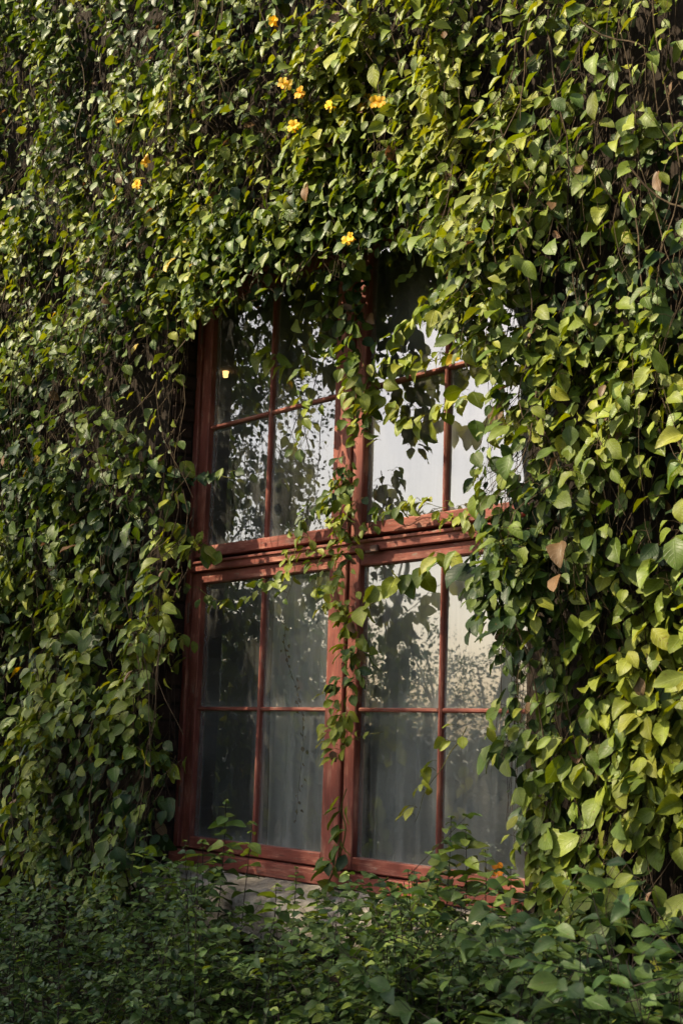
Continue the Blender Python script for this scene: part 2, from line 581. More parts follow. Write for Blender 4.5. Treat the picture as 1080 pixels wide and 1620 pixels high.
board('jamb', [(-1.083, -1.046, -0.012, 0.07, Z(.15), Z(2.64))], win)
board('jamb', [(1.046, 1.083, -0.012, 0.07, Z(.15), Z(2.64))], win)
board('head', [(-1.083, 1.083, -0.014, 0.07, Z(2.642), Z(2.678))], win)
board('mullion', [(-0.028, 0.028, -0.012, 0.07, Z(1.393), Z(2.64))], win)
board('mullion', [(-0.028, 0.028, -0.014, 0.07, Z(.15), Z(1.342))], win)
tr_ = board('transom', [(-1.044, 1.044, -0.020, 0.07, Z(1.344), Z(1.391))], win)
board('drip_moulding', [(-1.04, 1.04, -0.030, -0.0205, Z(1.3765), Z(1.389))], tr_, bev=0.003)
board('sill_board', [(-1.083, 1.083, -0.036, 0.07, Z(.0865), Z(.143))], win)


def casement(sx, z0, z1, zm, g0, g1):
    """sx = side, z0..z1 outer height, g0..g1 glass height, zm glazing bar"""
    a, b = (0.031, 1.0435)
    ga, gb = 0.092, 0.978
    X = lambda v0, v1: (min(sx * v0, sx * v1), max(sx * v0, sx * v1))
    yf, yb = 0.0, 0.052
    c = empty('casement', (sx * .535, 0, z0), None, None)
    c.parent = win
    c.location = Vector((sx * .535, 0, z0)) - win.location
    board('stile', [(*X(a, ga), yf, yb, z0, z1)], c)
    board('stile', [(*X(gb, b), yf, yb, z0, z1)], c)
    board('rail', [(*X(ga + .0005, gb - .0005), yf + .0012, yb, z0, g0)], c)
    board('rail', [(*X(ga + .0005, gb - .0005), yf + .0012, yb, g1, z1)], c)
    m = (ga + gb) / 2
    board('glazing_bar', [(*X(m - .0085, m + .0085), yf + .008, yb - .01, g0 + .0005, g1 - .0005)], c, bev=.005)
    for q0, q1 in ((ga, m - .0090), (m + .0090, gb)):
        board('glazing_bar', [(*X(q0 + .0005, q1), yf + .010, yb - .012, zm - .008, zm + .008)], c, bev=.005)
        # a thin bead of old putty round the panes
    for q0, q1 in ((ga, m - .008), (m + .008, gb)):
        for y0, y1 in ((g0, zm - .0075), (zm + .0075, g1)):
            x0, x1 = X(q0, q1)
            tl = [random.uniform(-.0028, .0028) for _ in range(4)]
            V = [(x0, .027 + tl[0], y0), (x1, .027 + tl[1], y0), (x1, .027 + tl[2], y1), (x0, .027 + tl[3], y1)]
            me = np_mesh('pane', np.array(V), np.array([[0, 1, 2, 3]]), M_GLASS, uv=np.array([[0, 0], [1, 0], [1, 1], [0, 1]]))
            link('pane', me, c)
    return c


for sx in (-1, 1):
    casement(sx, Z(1.4095), Z(2.638), Z(2.002), Z(1.46), Z(2.575))
    casement(sx, Z(.150), Z(1.3415), Z(.745), Z(.2), Z(1.2935))
# iron latch on the transom, hinges
board('latch', [(.185, .225, -0.034, -0.0205, Z(1.336), Z(1.362)), (.15, .19, -0.030, -0.0205, Z(1.335), Z(1.345))], win, M_IRON, .003)
for z in (.32, 1.12, 1.55, 2.4):
    board('hinge', [(-1.054, -1.038, -0.017, -0.0125, Z(z), Z(z + .09))], win, M_IRON, .002)
    board('hinge', [(1.038, 1.054, -0.017, -0.0125, Z(z), Z(z + .09))], win, M_IRON, .002)


# ------------------------------------------------------------------ curtains, lamp
def curtain(name, x0, x1, zt, zb, y, nf, amp, label, seed):
    c = empty(name, ((x0 + x1) / 2, y, zb), label, 'curtain', 'curtains behind the lower panes')
    n, m = 160, 24
    V = []
    for j in range(m + 1):
        t = j / m
        for i in range(n + 1):
            s = i / n
            ph = s * nf * 2 * math.pi + 1.3 * noise.noise(Vector((s * 5, seed, t * .7))) * 2
            a = amp * (.55 + .6 * t) * (.6 + .5 * noise.noise(Vector((s * 4, seed + 3, 0))))
            yy = y + a * (math.sin(ph) + .35 * math.sin(2.3 * ph + 1))
            xx = x0 + (x1 - x0) * s + .02 * noise.noise(Vector((s * 3, t * 2, seed))) * (.3 + t)
            V.append((xx, yy, zt + (zb - zt) * t))
    Q = [(j * (n + 1) + i, j * (n + 1) + i + 1, (j + 1) * (n + 1) + i + 1, (j + 1) * (n + 1) + i) for j in range(m) for i in range(n)]
    link('cloth', np_mesh('cloth', np.array(V), np.array(Q), M_CURTAIN, smooth=True), c)
    T = Tubes(8)
    T.add([(x0 - .05, y, zt - .012), (x1 + .05, y, zt - .012)], .007, .007)
    link('rod', T.mesh('rod', M_IRON), c)


curtain('curtain', -.60, -.11, Z(1.33), Z(.05), .12, 5, .034, 'grey white sheer curtain behind the lower left casement, gathered beside the mullion', 1.7)
curtain('curtain', .03, .98, Z(1.33), Z(.05), .12, 8, .036, 'grey white sheer curtain hanging in folds behind the lower right casement', 8.2)

lp = unproject(357, 592, 2.3)
lamp = empty('hanging_lamp', (lp[0], lp[1], lp[2]), 'small lit lamp glowing warm behind the upper left panes', 'lamp')
V, Q = [], []
ns = 20
prof = [(.008, .024), (.023, .021), (.017, -.023), (.016, -.022), (.022, .020)]
for r, h in prof:
    for k in range(ns):
        V.append((lp[0] + r * math.cos(2 * math.pi * k / ns), lp[1] + r * math.sin(2 * math.pi * k / ns), lp[2] + h))
for j in range(len(prof) - 1):
    for k in range(ns):
        Q.append((j * ns + k, j * ns + (k + 1) % ns, (j + 1) * ns + (k + 1) % ns, (j + 1) * ns + k))
link('lamp_shade', np_mesh('lamp_shade', np.array(V), np.array(Q), M_SHADE, smooth=True), lamp)
T = Tubes(6); T.add([(lp[0], lp[1], lp[2] + .03), (lp[0], lp[1], 4.2)], .003, .003)
link('cord', T.mesh('cord', M_CORD), lamp)


# ------------------------------------------------------------------ leaves
def leaf_variant(kind, hi):
    """unit leaf, base at the origin, tip at +Y, upper side +Z"""
    r = random.Random(kind * 31 + 5)
    st = [0, .08, .22, .40, .58, .75, .89, 1.0] if hi else [0, .12, .35, .62, .86, 1.0]
    cols = [-1, -.55, 0, .55, 1] if hi else [-1, 0, 1]
    wmax = [.36, .39, .32, .40, .37, .34, .28, .31][kind % 8]
    fold = [.22, .34, .42, .16, .28, .52, .25, .38][kind % 8]
    curl = [.16, .30, .10, .22, .38, .25, .12, .30][kind % 8]
    pk = [.42, .40, .45, .47, .40, .43, .45, .46][kind % 8]
    wmax *= r.uniform(.88, 1.1); fold *= r.uniform(.6, 1.5); curl *= r.uniform(.5, 1.5)
    asym = r.uniform(-.14, .14)
    torn = .20 if kind % 3 == 2 else .05
    V, U = [], []
    for t in st:
        if t < pk: w = math.sin(.5 * math.pi * (t / pk)) ** .62
        else: w = math.cos(.5 * math.pi * ((t - pk) / (1 - pk))) ** .76
        w = max(w * wmax, .012)
        for c in cols:
            ser = 1 + (.04 * math.sin(t * 23 + c * 3 + kind) - torn * r.random() if abs(c) == 1 else 0)
            x = c * w * ser * (1 + asym * (1 if c > 0 else -1))
            zz = fold * abs(x) - curl * t * t + .035 * math.sin(t * 9 + kind * 2 + (2 if c > 0 else 0)) * abs(c)
            yy = t - (.05 if t == 0 and abs(c) == 1 else 0)
            V.append((x, yy * (1 - curl * .12), zz))
            U.append((.5 + c * .5, t))
    k = len(cols)
    Q = [(j * k + i, j * k + i + 1, (j + 1) * k + i + 1, (j + 1) * k + i) for j in range(len(st) - 1) for i in range(k - 1)]
    return np.array(V), np.array(Q), np.array(U)


NV = 12
HI = [leaf_variant(k, True) for k in range(NV)]
LO = [leaf_variant(k, False) for k in range(NV)]
HI_MESH = [np_mesh('leaf', V, Q, M_LEAF_O, uv=U[Q.ravel()], smooth=True) for V, Q, U in HI]


class Plant:
    """one plant: collects its leaves and stems and then becomes Empty > leaf, leaf.001 ..., leaf_mass, stems"""
    all = []

    def __init__(self, name, label, cat, group, base, parts=300, lname='leaf', stem_mat=None):
        self.name, self.label, self.cat, self.group, self.base = name, label, cat, group, base
        self.P, self.R, self.S, self.C, self.K = [], [], [], [], []
        self.tubes = Tubes(3); self.parts = parts; self.dead = Tubes(3); self.extra = []
        self.cls = name == 'climbing_vine'; self.lname = lname; self.stem_mat = stem_mat or M_STEM
        Plant.all.append(self)

    def leaf(self, p, tip, nrm, size, col, kind=None):
        y = np.asarray(tip, float); y = y / (np.linalg.norm(y) + 1e-9)
        n = np.asarray(nrm, float); n = n - y * (n @ y)
        l = np.linalg.norm(n)
        if l < 1e-4: n = np.array([0, -1, .1]); n = n - y * (n @ y); l = np.linalg.norm(n)
        n = n / l
        x = np.cross(y, n)
        self.P.append(p); self.R.append(np.stack([x, y, n], 1)); self.S.append(size); self.C.append(col)
        self.K.append(random.randrange(NV) if kind is None else kind)


def jit(c, a=.18):
    k = 1 + random.uniform(-a, a)
    return (c[0] * k * (1 + random.uniform(-.10, .10)), c[1] * k, c[2] * k * (1 + random.uniform(-.2, .2)))


DARK, MID, OLIVE, YOUNG, YEL = (.024, .046, .012), (.064, .100, .014), (.115, .146, .016), (.185, .205, .022), (.36, .25, .015)


def vine_colour(x, z, t, young=0.0):  # the shift carries leaf age and, in the masses, painted light
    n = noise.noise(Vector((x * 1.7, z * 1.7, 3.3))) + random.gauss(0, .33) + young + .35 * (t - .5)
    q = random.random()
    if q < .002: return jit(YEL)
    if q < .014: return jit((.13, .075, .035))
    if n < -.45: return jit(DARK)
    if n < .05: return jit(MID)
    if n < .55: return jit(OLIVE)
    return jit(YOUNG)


def hang_leaf(pl, node, col, size, side, petiole=.03, droop=1.0, tube=True):
    """a vine leaf: petiole out and sideways, blade hanging tip-down with its face to the light"""
    az = random.uniform(-1.1, 1.1) + side * .7
    out = np.array([math.sin(az), -math.cos(az) * .9, random.uniform(-.1, .5)])
    p = node + out * petiole * random.uniform(.6, 1.5)
    tip = np.array([out[0] * .55 + random.gauss(0, .42), out[1] * .75 + random.gauss(0, .35), -droop * random.uniform(.25, 1.1)])
    nrm = np.array([-.12 + random.gauss(0, .55), -.80 + random.gauss(0, .28), .68 + random.gauss(0, .40)])
    if pl.cls and p[0] > .1 and inpoly(*project(p + tip * size * .4), CLEAR) and random.random() < .75: return
    if tube: pl.tubes.add([node, (node + p) / 2 + np.array([0, 0, .004]), p], .0011, .0008)
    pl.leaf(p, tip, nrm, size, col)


# the part of the picture in which the window shows: kept free of the hanging masses
CLEAR = [(318, 500), (350, 494), (395, 482), (425, 476), (440, 466), (475, 456), (530, 450), (560, 425), (585, 408), (640, 395), (690, 398),
         (712, 425), (700, 455), (672, 472), (665, 500), (695, 520), (722, 545), (752, 560), (774, 600), (768, 645), (744, 672), (738, 710), (752, 735),
         (732, 765), (738, 805), (760, 815), (764, 835), (738, 850), (742, 880), (754, 905), (742, 945), (758, 965),
         (742, 1000), (778, 1010), (792, 1050), (815, 1080), (775, 1105), (764, 1140), (770, 1190), (790, 1225), (808, 1262), (800, 1300),
         (806, 1350), (850, 1380), (850, 1500), (280, 1500), (280, 1330), (288, 1240), (292, 1180), (288, 1110), (284, 1050), (300, 1000), (292, 940),
         (305, 905), (338, 880), (335, 860), (312, 830), (305, 770), (308, 700), (296, 640), (298, 580), (306, 530)]
THIN = [[(225, 545), (310, 520), (312, 745), (290, 770), (248, 735), (232, 690)], [(205, 1050), (290, 1035), (292, 1185), (222, 1180)],
        [(900, 560), (965, 560), (960, 770), (905, 770)], [(880, 1255), (975, 1270), (975, 1335), (890, 1330)], [(940, 730), (985, 740), (980, 800), (930, 800)],
        [(1010, 1040), (1080, 1040), (1080, 1110), (1010, 1110)], [(700, 230), (760, 240), (740, 360), (660, 380), (650, 330)],
        [(120, 690), (165, 690), (165, 830), (110, 830)], [(960, 1320), (1080, 1320), (1080, 1400), (960, 1400)], [(395, 270), (440, 270), (450, 330), (400, 330)],
        [(150, 85), (190, 85), (190, 150), (140, 150)], [(0, 440), (60, 450), (60, 520), (0, 510)]]
FL = [(470, 155), (519, 166), (527, 150), (575, 166), (598, 158), (462, 200), (453, 130), (432, 36), (551, 373), (231, 258), (220, 293), (187, 196), (127, 356)]

VG = 'climbing vines on the building wall'
base_y = WY
MASS = {
    'tl': Plant('climbing_vine', 'small leaved vine mass high on the wall at the upper left', 'vine', VG, (-2.4, WY, 0)),
    'tt': Plant('climbing_vine', 'vine mass with yellow flowers spreading high above the window', 'vine', VG, (-1.0, WY, 0)),
    'tc': Plant('climbing_vine', 'vine fringe overhanging the top edge of the red window', 'vine', VG, (0.1, WY, 0)),
    'tr': Plant('climbing_vine', 'large leaved vine mass at the upper right of the window', 'vine', VG, (1.1, WY, 0)),
    'ml': Plant('climbing_vine', 'shaded vine mass left of the window beside its upper casements', 'vine', VG, (-1.8, WY, 0)),
    'bl': Plant('climbing_vine', 'dark vine mass left of the window beside its lower casements', 'vine', VG, (-1.6, WY, 0)),
    'mr': Plant('climbing_vine', 'bright vine curtain falling over the right edge of the upper casement', 'vine', VG, (0.9, WY, 0)),
    'br': Plant('climbing_vine', 'broad leaved vine curtain hanging over the lower right casement edge', 'vine', VG, (1.2, WY, 0)),
}


def mass_of(px, py):
    if py < 470:
        if px < 290: return 'tl'
        if px > 720: return 'tr'
        return 'tt' if py < 300 else 'tc'
    if px < 430: return 'ml' if py < 900 else 'bl'
    if px > 640: return 'mr' if py < 900 else 'br'
    return 'tc'


def bulge(x, z):
    k = .62 if -1.0 < x < .9 and 2.3 < z < 4.0 else 1.0
    return .13 * k + k * .20 * max(0, .5 + 1.1 * noise.noise(Vector((x * 1.5, z * 1.1, 11.0)))) + .05 * noise.noise(Vector((x * 5, z * 4, 2.0)))


def dens(x, z):
    a = noise.noise(Vector((x * 3.0, z * 2.1, 5.0))) + .55 * noise.noise(Vector((x * 7.5, z * 5.0, 1.0)))
    return min(1, max(.13, .48 + 1.65 * a))


def strand(x, z, L, depth, lscale, skip=0.0):
    """one hanging runner of a mass, with pairs of leaves"""
    n = max(3, int(L / .05))
    pts = []
    dx = random.gauss(0, .32); wob = random.uniform(0, 9)
    pl = None
    for i in range(n + 1):
        t = i / n
        xx = x + dx * t * L + .03 * math.sin(wob + t * 4)
        zz = z - t * L
        d = depth * (.45 + .55 * min(1, t * 2.2)) * bulge(xx, zz)
        p = np.array([xx, WY - .03 - d, zz])
        px, py = project(p)
        if inpoly(px, py, CLEAR): break
        if pl is None: pl = MASS[mass_of(px, py)]
        pts.append(p)
    if len(pts) < 3: return
    if random.random() < .6: pl.tubes.add(pts, .0014, .0008)
    m = len(pts)
    for i in range(1, m):
        p = pts[i]
        px, py = project(p)
        if px < -230 or px > 1650 or py < -160 or py > 1500: continue
        dd = dens(p[0], p[2])
        if depth < .75: dd = max(dd, .40)
        if any(inpoly(px, py, q) for q in THIN): dd *= .30
        for side in (-1, 1):
            if random.random() > dd * (1 - skip): continue
            t = i / max(1, m - 1)
            s = lscale * random.choice((.42, .62, .85, .95, 1.05, 1.15, 1.45)) * random.uniform(.85, 1.15) * (1.05 - .2 * t)
            hang_leaf(pl, p, vine_colour(p[0], p[2], t, (.12 if px > 560 else -.16 if px < 330 else 0) - (.55 if depth < .75 else 0)), s, side, tube=depth > .8)  # light in the colour: right brighter, left darker, old inner leaves shaded for gaps


LS = 1.04


def leaf_scale(px, py):
    s = .054
    if px > 600: s = .055 + .011 * min(1, max(0, (py - 300) / 900))
    if px < 330 and py > 800: s = .062
    if px < 500 and py < 480: s = .050
    return s * LS


cnt = 0
for it in range(8600):
    x = random.uniform(-4.3, 3.1); z = random.uniform(.4, 6.6)
    # only where the camera or the sun can tell
    p = np.array([x, WY - .2, z - .2])
    px, py = project(p)
    if px < -260 or px > 1600 or py < -200 or py > 1480: continue
    layer = random.random()
    depth = .35 + .95 * layer
    strand(x, z, random.uniform(.22, .62), depth, leaf_scale(px, py), .15 if layer < .4 else 0)

# the fringe that hangs over the head of the window
for it in range(420):
    x = random.uniform(-1.35, 1.0); z = random.uniform(OZ1 - .05, OZ1 + .75)
    strand(x, z, random.uniform(.25, .6), random.uniform(.7, 1.35), leaf_scale(*project((x, WY - .15, z))))

# the thick curtain at the right of the window
for it in range(430):
    x = random.uniform(.75, 1.75); z = random.uniform(1.25, 3.7)
    strand(x, z, random.uniform(.25, .6), random.uniform(.55, 1.35), leaf_scale(*project((x, WY - .2, z))))

for it in range(230):
    x = random.uniform(.85, 1.6); z = random.uniform(1.15, 2.5)
    strand(x, z, random.uniform(.25, .55), random.uniform(.6, 1.3), leaf_scale(*project((x, WY - .2, z))))

# long bare runners hanging from above, seen in the gaps, and the brown mat of dead stems on the wall
for it in range(1100):
    x = random.uniform(-3.9, 3.0); z = random.uniform(.7, 5.6)
    L = random.uniform(.4, 1.5); n = 7
    y0 = WY - random.uniform(.01, .16)
    pts = []
    a = random.gauss(0, .10); w = random.uniform(0, 9); fr = random.uniform(2, 5)
    for i in range(n + 1):
        t = i / n
        p = np.array([x + a * t + .035 * math.sin(w + t * fr), y0 - .03 * math.sin(t * 3 + w), z - L * t])
        px, py = project(p)
        if inpoly(px, py, CLEAR) or (-.75 < p[0] < .35 and OZ0 < p[2] < OZ1): break
        pts.append(p)
    if len(pts) < 3: continue
    px, py = project(pts[0])
    if px < -200 or px > 1600 or py < -300: continue
    MASS[mass_of(px, py)].dead.add(pts, random.uniform(.0012, .0026), .001)
# thicker twisting woody runners that cross the leaves
for it in range(90):
    x = random.uniform(-3.2, 2.0); z = random.uniform(1.5, 5.2)
    L = random.uniform(.5, 1.4); n = 14
    pts = []
    a = random.gauss(0, .35); w = random.uniform(0, 9)
    for i in range(n + 1):
        t = i / n
        xx = x + a * t + .05 * math.sin(w + t * 7); zz = z - L * t + .03 * math.sin(w * 2 + t * 9)
        p = np.array([xx, WY - .05 - 1.05 * bulge(xx, zz), zz])
        if inpoly(*project(p), CLEAR): break
        pts.append(p)
    if len(pts) < 4: continue
    MASS[mass_of(*project(pts[0]))].tubes.add(pts, random.uniform(.002, .004), .0015)


# ---- single runners that cross the window, each a plant of its own
def window_vine(label, path, y, size, gap=.055, prob=.95, young=.25, droop=1.0, r=.0016, spread=.02, both=True):
    """path: points of the picture with optional depth; the runner hangs that far in front of the glass"""
    P3 = [unproject(q[0], q[1], q[2] if len(q) > 2 else y) for q in path]
    P3 = np.array(P3)
    seg = np.linalg.norm(np.diff(P3, axis=0), axis=1)
    tot = seg.sum(); cum = np.concatenate([[0], np.cumsum(seg)])
    n = max(4, int(tot / .02))
    s = np.linspace(0, tot, n + 1)
    pts = np.stack([np.interp(s, cum, P3[:, k]) for k in range(3)], 1)
    for k in range(3):                       # soften the corners, add a little wander
        for _ in range(3): pts[1:-1, k] = (pts[:-2, k] + pts[1:-1, k] * 2 + pts[2:, k]) / 4
    for i in range(n + 1):
        pts[i] += np.array([noise.noise(Vector((i * .22, s[i] * 3, size * 99))), noise.noise(Vector((i * .2, 7, size * 55))) * .6,
                            noise.noise(Vector((i * .21, 3, size * 77)))]) * .012
    pl = Plant('vine_runner', label, 'vine', 'single vine runners across the window', tuple(P3[0]), parts=300, stem_mat=M_GSTEM)
    pl.tubes.add(pts, r * 1.3, r * .7)
    d = gap * .5
    while d < tot:
        i = min(n, int(d / tot * n)); t = d / tot
        for side in (-1, 1):
            if random.random() < prob and (both or random.random() < .6):
                hang_leaf(pl, pts[i] + np.array([random.uniform(-1, 1), random.uniform(-1, .2), random.uniform(-1, 1)]) * spread,
                          vine_colour(pts[i][0] * 3, pts[i][2] * 3, t, young), size * 1.32 * random.uniform(.65, 1.2), side, petiole=.022, droop=droop)
        d += gap * random.uniform(.7, 1.4)
    return pl


window_vine('leafy runner twining down the central mullion between the upper casements', [(552, 395, -.12), (560, 470, -.08), (566, 540), (580, 600), (590, 640), (584, 690)], -.07, .049, .009, .95, -.05, spread=.075)
window_vine('small leaved runner wound round the middle of the mullion where it meets the transom', [(548, 735), (556, 790), (540, 810), (566, 830), (552, 870), (540, 900), (528, 945), (548, 960)], -.06, .036, .009, .95, .35, spread=.065)
window_vine('runner climbing the lower half of the mullion between the lower casements', [(560, 965), (570, 1010), (560, 1060), (545, 1110), (550, 1160), (540, 1205)], -.06, .040, .010, .95, .1, spread=.06)
window_vine('round leaved runner rising from the sill along the foot of the mullion', [(515, 1405, -.10), (535, 1360, -.07), (545, 1320), (538, 1275), (548, 1245)], -.05, .060, .036, .9, .0, r=.0035)
window_vine('garland of leaves sagging across the upper right panes', [(585, 615, -.06), (612, 640), (640, 662), (668, 668), (700, 655), (728, 640, -.10), (752, 620, -.16)], -.07, .056, .040, .95, .45)
window_vine('runner trailing along the glazing bar of the upper right casement', [(585, 600), (625, 572), (660, 575), (700, 568), (745, 560, -.12), (765, 540, -.18)], -.06, .050, .034, .9, .35)
window_vine('thin runner over the top of the upper right panes', [(700, 480, -.18), (670, 505, -.12), (645, 515), (628, 540), (636, 562)], -.08, .052, .045, .9, .5)
window_vine('thin runner dangling in front of the top right pane near the vine fringe', [(652, 400, -.14), (660, 430), (640, 450), (650, 436)], -.10, .04, .05, .8, .2)
window_vine('thin thread of vine with a leaf cluster before the top left panes', [(505, 395, -.28), (490, 450, -.20), (472, 510, -.14), (455, 560)], -.10, .05, .12, .6, .2)
window_vine('pair of leaves hanging on the left glazing bar of the upper casement', [(432, 560), (442, 572), (452, 570), (458, 580)], -.09, .066, .04, .95, .3)
window_vine('hanging runner before the second pane of the upper left casement', [(520, 455, -.16), (508, 520, -.12), (496, 560), (482, 590), (490, 640), (500, 655)], -.10, .045, .034, .85, .15)
window_vine('short tip of vine hanging before the middle of the upper left casement', [(492, 655), (486, 690), (478, 705), (470, 725)], -.10, .042, .035, .9, .3)
window_vine('dark twig of vine reaching from the mullion to the upper left pane corner', [(545, 770), (520, 795), (500, 806), (484, 822), (470, 838)], -.045, .042, .030, .85, -.1)
window_vine('fine small leaved runners hanging over the left half of the transom', [(468, 835), (466, 865), (470, 890), (462, 920), (455, 950)], -.05, .034, .020, .8, .2)
window_vine('fine runner hanging over the transom just left of the mullion', [(486, 845), (498, 875), (506, 905), (500, 935)], -.05, .034, .022, .8, .2)
window_vine('runner stretched level across the top of the lower left panes', [(310, 928), (330, 945), (365, 952), (400, 945), (430, 922), (470, 905)], -.06, .046, .050, .9, .45)
window_vine('runner with large leaves arching across the top of the lower right panes', [(560, 985), (580, 960), (605, 938), (640, 915), (680, 897), (722, 872, -.14)], -.075, .068, .050, .85, .2)
window_vine('thin yellowing runner straggling over the lower right panes', [(738, 1150, -.08), (715, 1190), (690, 1225), (668, 1262), (656, 1300)], -.05, .038, .05, .8, .6)
window_vine('short bare runner reaching from the mullion over the lower right pane', [(556, 1168), (580, 1162), (606, 1156)], -.05, .018, .03, .7, .5)
window_vine('small leaved runner lying on the bottom rail of the upper right casement', [(572, 845), (600, 815), (632, 805), (660, 790), (682, 800), (705, 805)], -.045, .036, .022, .85, .1)
window_vine('loose tip of vine beside the bottom rail of the upper right casement', [(705, 812), (730, 820), (762, 820, -.1)], -.06, .036, .022, .85, .1)
window_vine('thread of vine dangling left of the window frame', [(318, 490, -.30), (298, 520, -.26), (290, 560, -.24), (284, 600, -.24)], -.24, .046, .05, .8, .4)
window_vine('leaf cluster pushing over the left jamb beside the transom', [(270, 845, -.25), (300, 850, -.2), (325, 862, -.12), (342, 880)], -.10, .056, .015, .9, .2, spread=.05)
window_vine('leaf cluster hanging over the left jamb of the lower casement', [(262, 985, -.24), (282, 1005, -.18), (296, 1015), (290, 1040)], -.12, .054, .016, .9, .1, spread=.05)
window_vine('dark leafy shoot pointing over the left jamb of the upper casement', [(250, 760, -.3), (300, 752, -.2), (340, 752, -.12), (372, 756)], -.10, .05, .022, .8, -.5, spread=.03)
window_vine('row of rounded leaves beside the foot of the left jamb', [(215, 1180, -.3), (245, 1195, -.25), (270, 1190, -.2), (284, 1215, -.16)], -.16, .064, .016, .95, -.15, spread=.06)


# a dried runner caught behind the glass of the lower left casement
dry = Plant('dried_vine', 'dried brown runner caught behind the glass of the lower left casement', 'vine', None, tuple(unproject(450, 985, .05)), stem_mat=M_DEAD)
dp = [unproject(a, b, .05) for a, b in ((452, 985), (449, 1015), (455, 1050), (470, 1090), (478, 1125), (480, 1180), (473, 1240), (468, 1300))]
dry.tubes.add(dp, .0016, .001)
for a, b in zip(dp[:-1], dp[1:]):
    for q in np.linspace(0, 1, 6):
        p = a * (1 - q) + b * q + np.array([random.gauss(0, .012), random.uniform(-.008, .01), random.gauss(0, .008)])
        dry.leaf(p, (random.gauss(0, .5), random.gauss(0, .2), -1), (random.gauss(0, .5), -1, random.gauss(0, .4)), random.uniform(.010, .024), jit((.22, .16, .09)))

# ------------------------------------------------------------------ flowers: parts of the vines
def petal_mesh():
    V, Q, U = [], [], []
    st = [0, .35, .7, 1.0]; cols = [-1, 0, 1]
    for t in st:
        w = [.10, .22, .34, .18][st.index(t)]
        for c in cols:
            V.append((c * w, t * .9, .45 * t * t * -1 + .5 * t + .06 * abs(c)))
            U.append((.5 + c * .5, t))
    Q = np.array([(j * 3 + i, j * 3 + i + 1, (j + 1) * 3 + i + 1, (j + 1) * 3 + i) for j in range(3) for i in range(2)])
    return np_mesh('petal', np.array(V), Q, M_PETAL, uv=np.array(U)[Q.ravel()], smooth=True)


PETAL = petal_mesh()
FLOWERS = []


def flower(parent, p, nrm, size, colr):
    n = Vector(nrm).normalized()
    q = n.to_track_quat('Z', 'Y').to_matrix()
    f = bpy.data.objects.new('flower', None)
    COL.objects.link(f)
    f.parent = parent
    f.location = Vector(p) - parent.location
    f.empty_display_size = .02
    a0 = random.uniform(0, 6)
    for k in range(5):
        o = bpy.data.objects.new('petal', PETAL)
        COL.objects.link(o)
        o.parent = f
        o.rotation_mode = 'QUATERNION'
        a = a0 + k * 2 * math.pi / 5 + random.uniform(-.15, .15)
        m = q @ Matrix.Rotation(a, 3, 'Z') @ Matrix.Rotation(random.uniform(-.1, .45), 3, 'X')
        o.rotation_quaternion = m.to_quaternion()
        s = size * random.uniform(.85, 1.15)
        o.scale = (s, s, s)
        o.color = (*jit(colr, .12), 1)
    T = Tubes(5)
    z = q @ Vector((0, 0, 1))
    T.add([tuple(-z * size * .9), tuple(-z * size * .4), tuple(z * size * .1)], size * .08, size * .2)
    o = bpy.data.objects.new('flower_tube', T.mesh('flower_tube', M_PETAL)); COL.objects.link(o); o.parent = f
    o.color = (*colr, 1)


# ------------------------------------------------------------------ shrubs along the foot of the wall
SG = 'shrubs along the foot of the wall'


def shrub_leaf(pl, p, d, size, col, flatness=.7):
    out = np.array([math.cos(d), math.sin(d), random.uniform(-.35, .35)])
    nrm = np.array([random.gauss(0, .35), random.gauss(-.25, .35), flatness + random.uniform(0, .4)])
    pl.leaf(p, out, nrm, size, col)


GREEN_A, GREEN_B, GREEN_C = (.030, .058, .018), (.060, .100, .022), (.125, .17, .026)


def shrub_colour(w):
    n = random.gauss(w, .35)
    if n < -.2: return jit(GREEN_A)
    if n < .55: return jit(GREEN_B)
    return jit(GREEN_C)


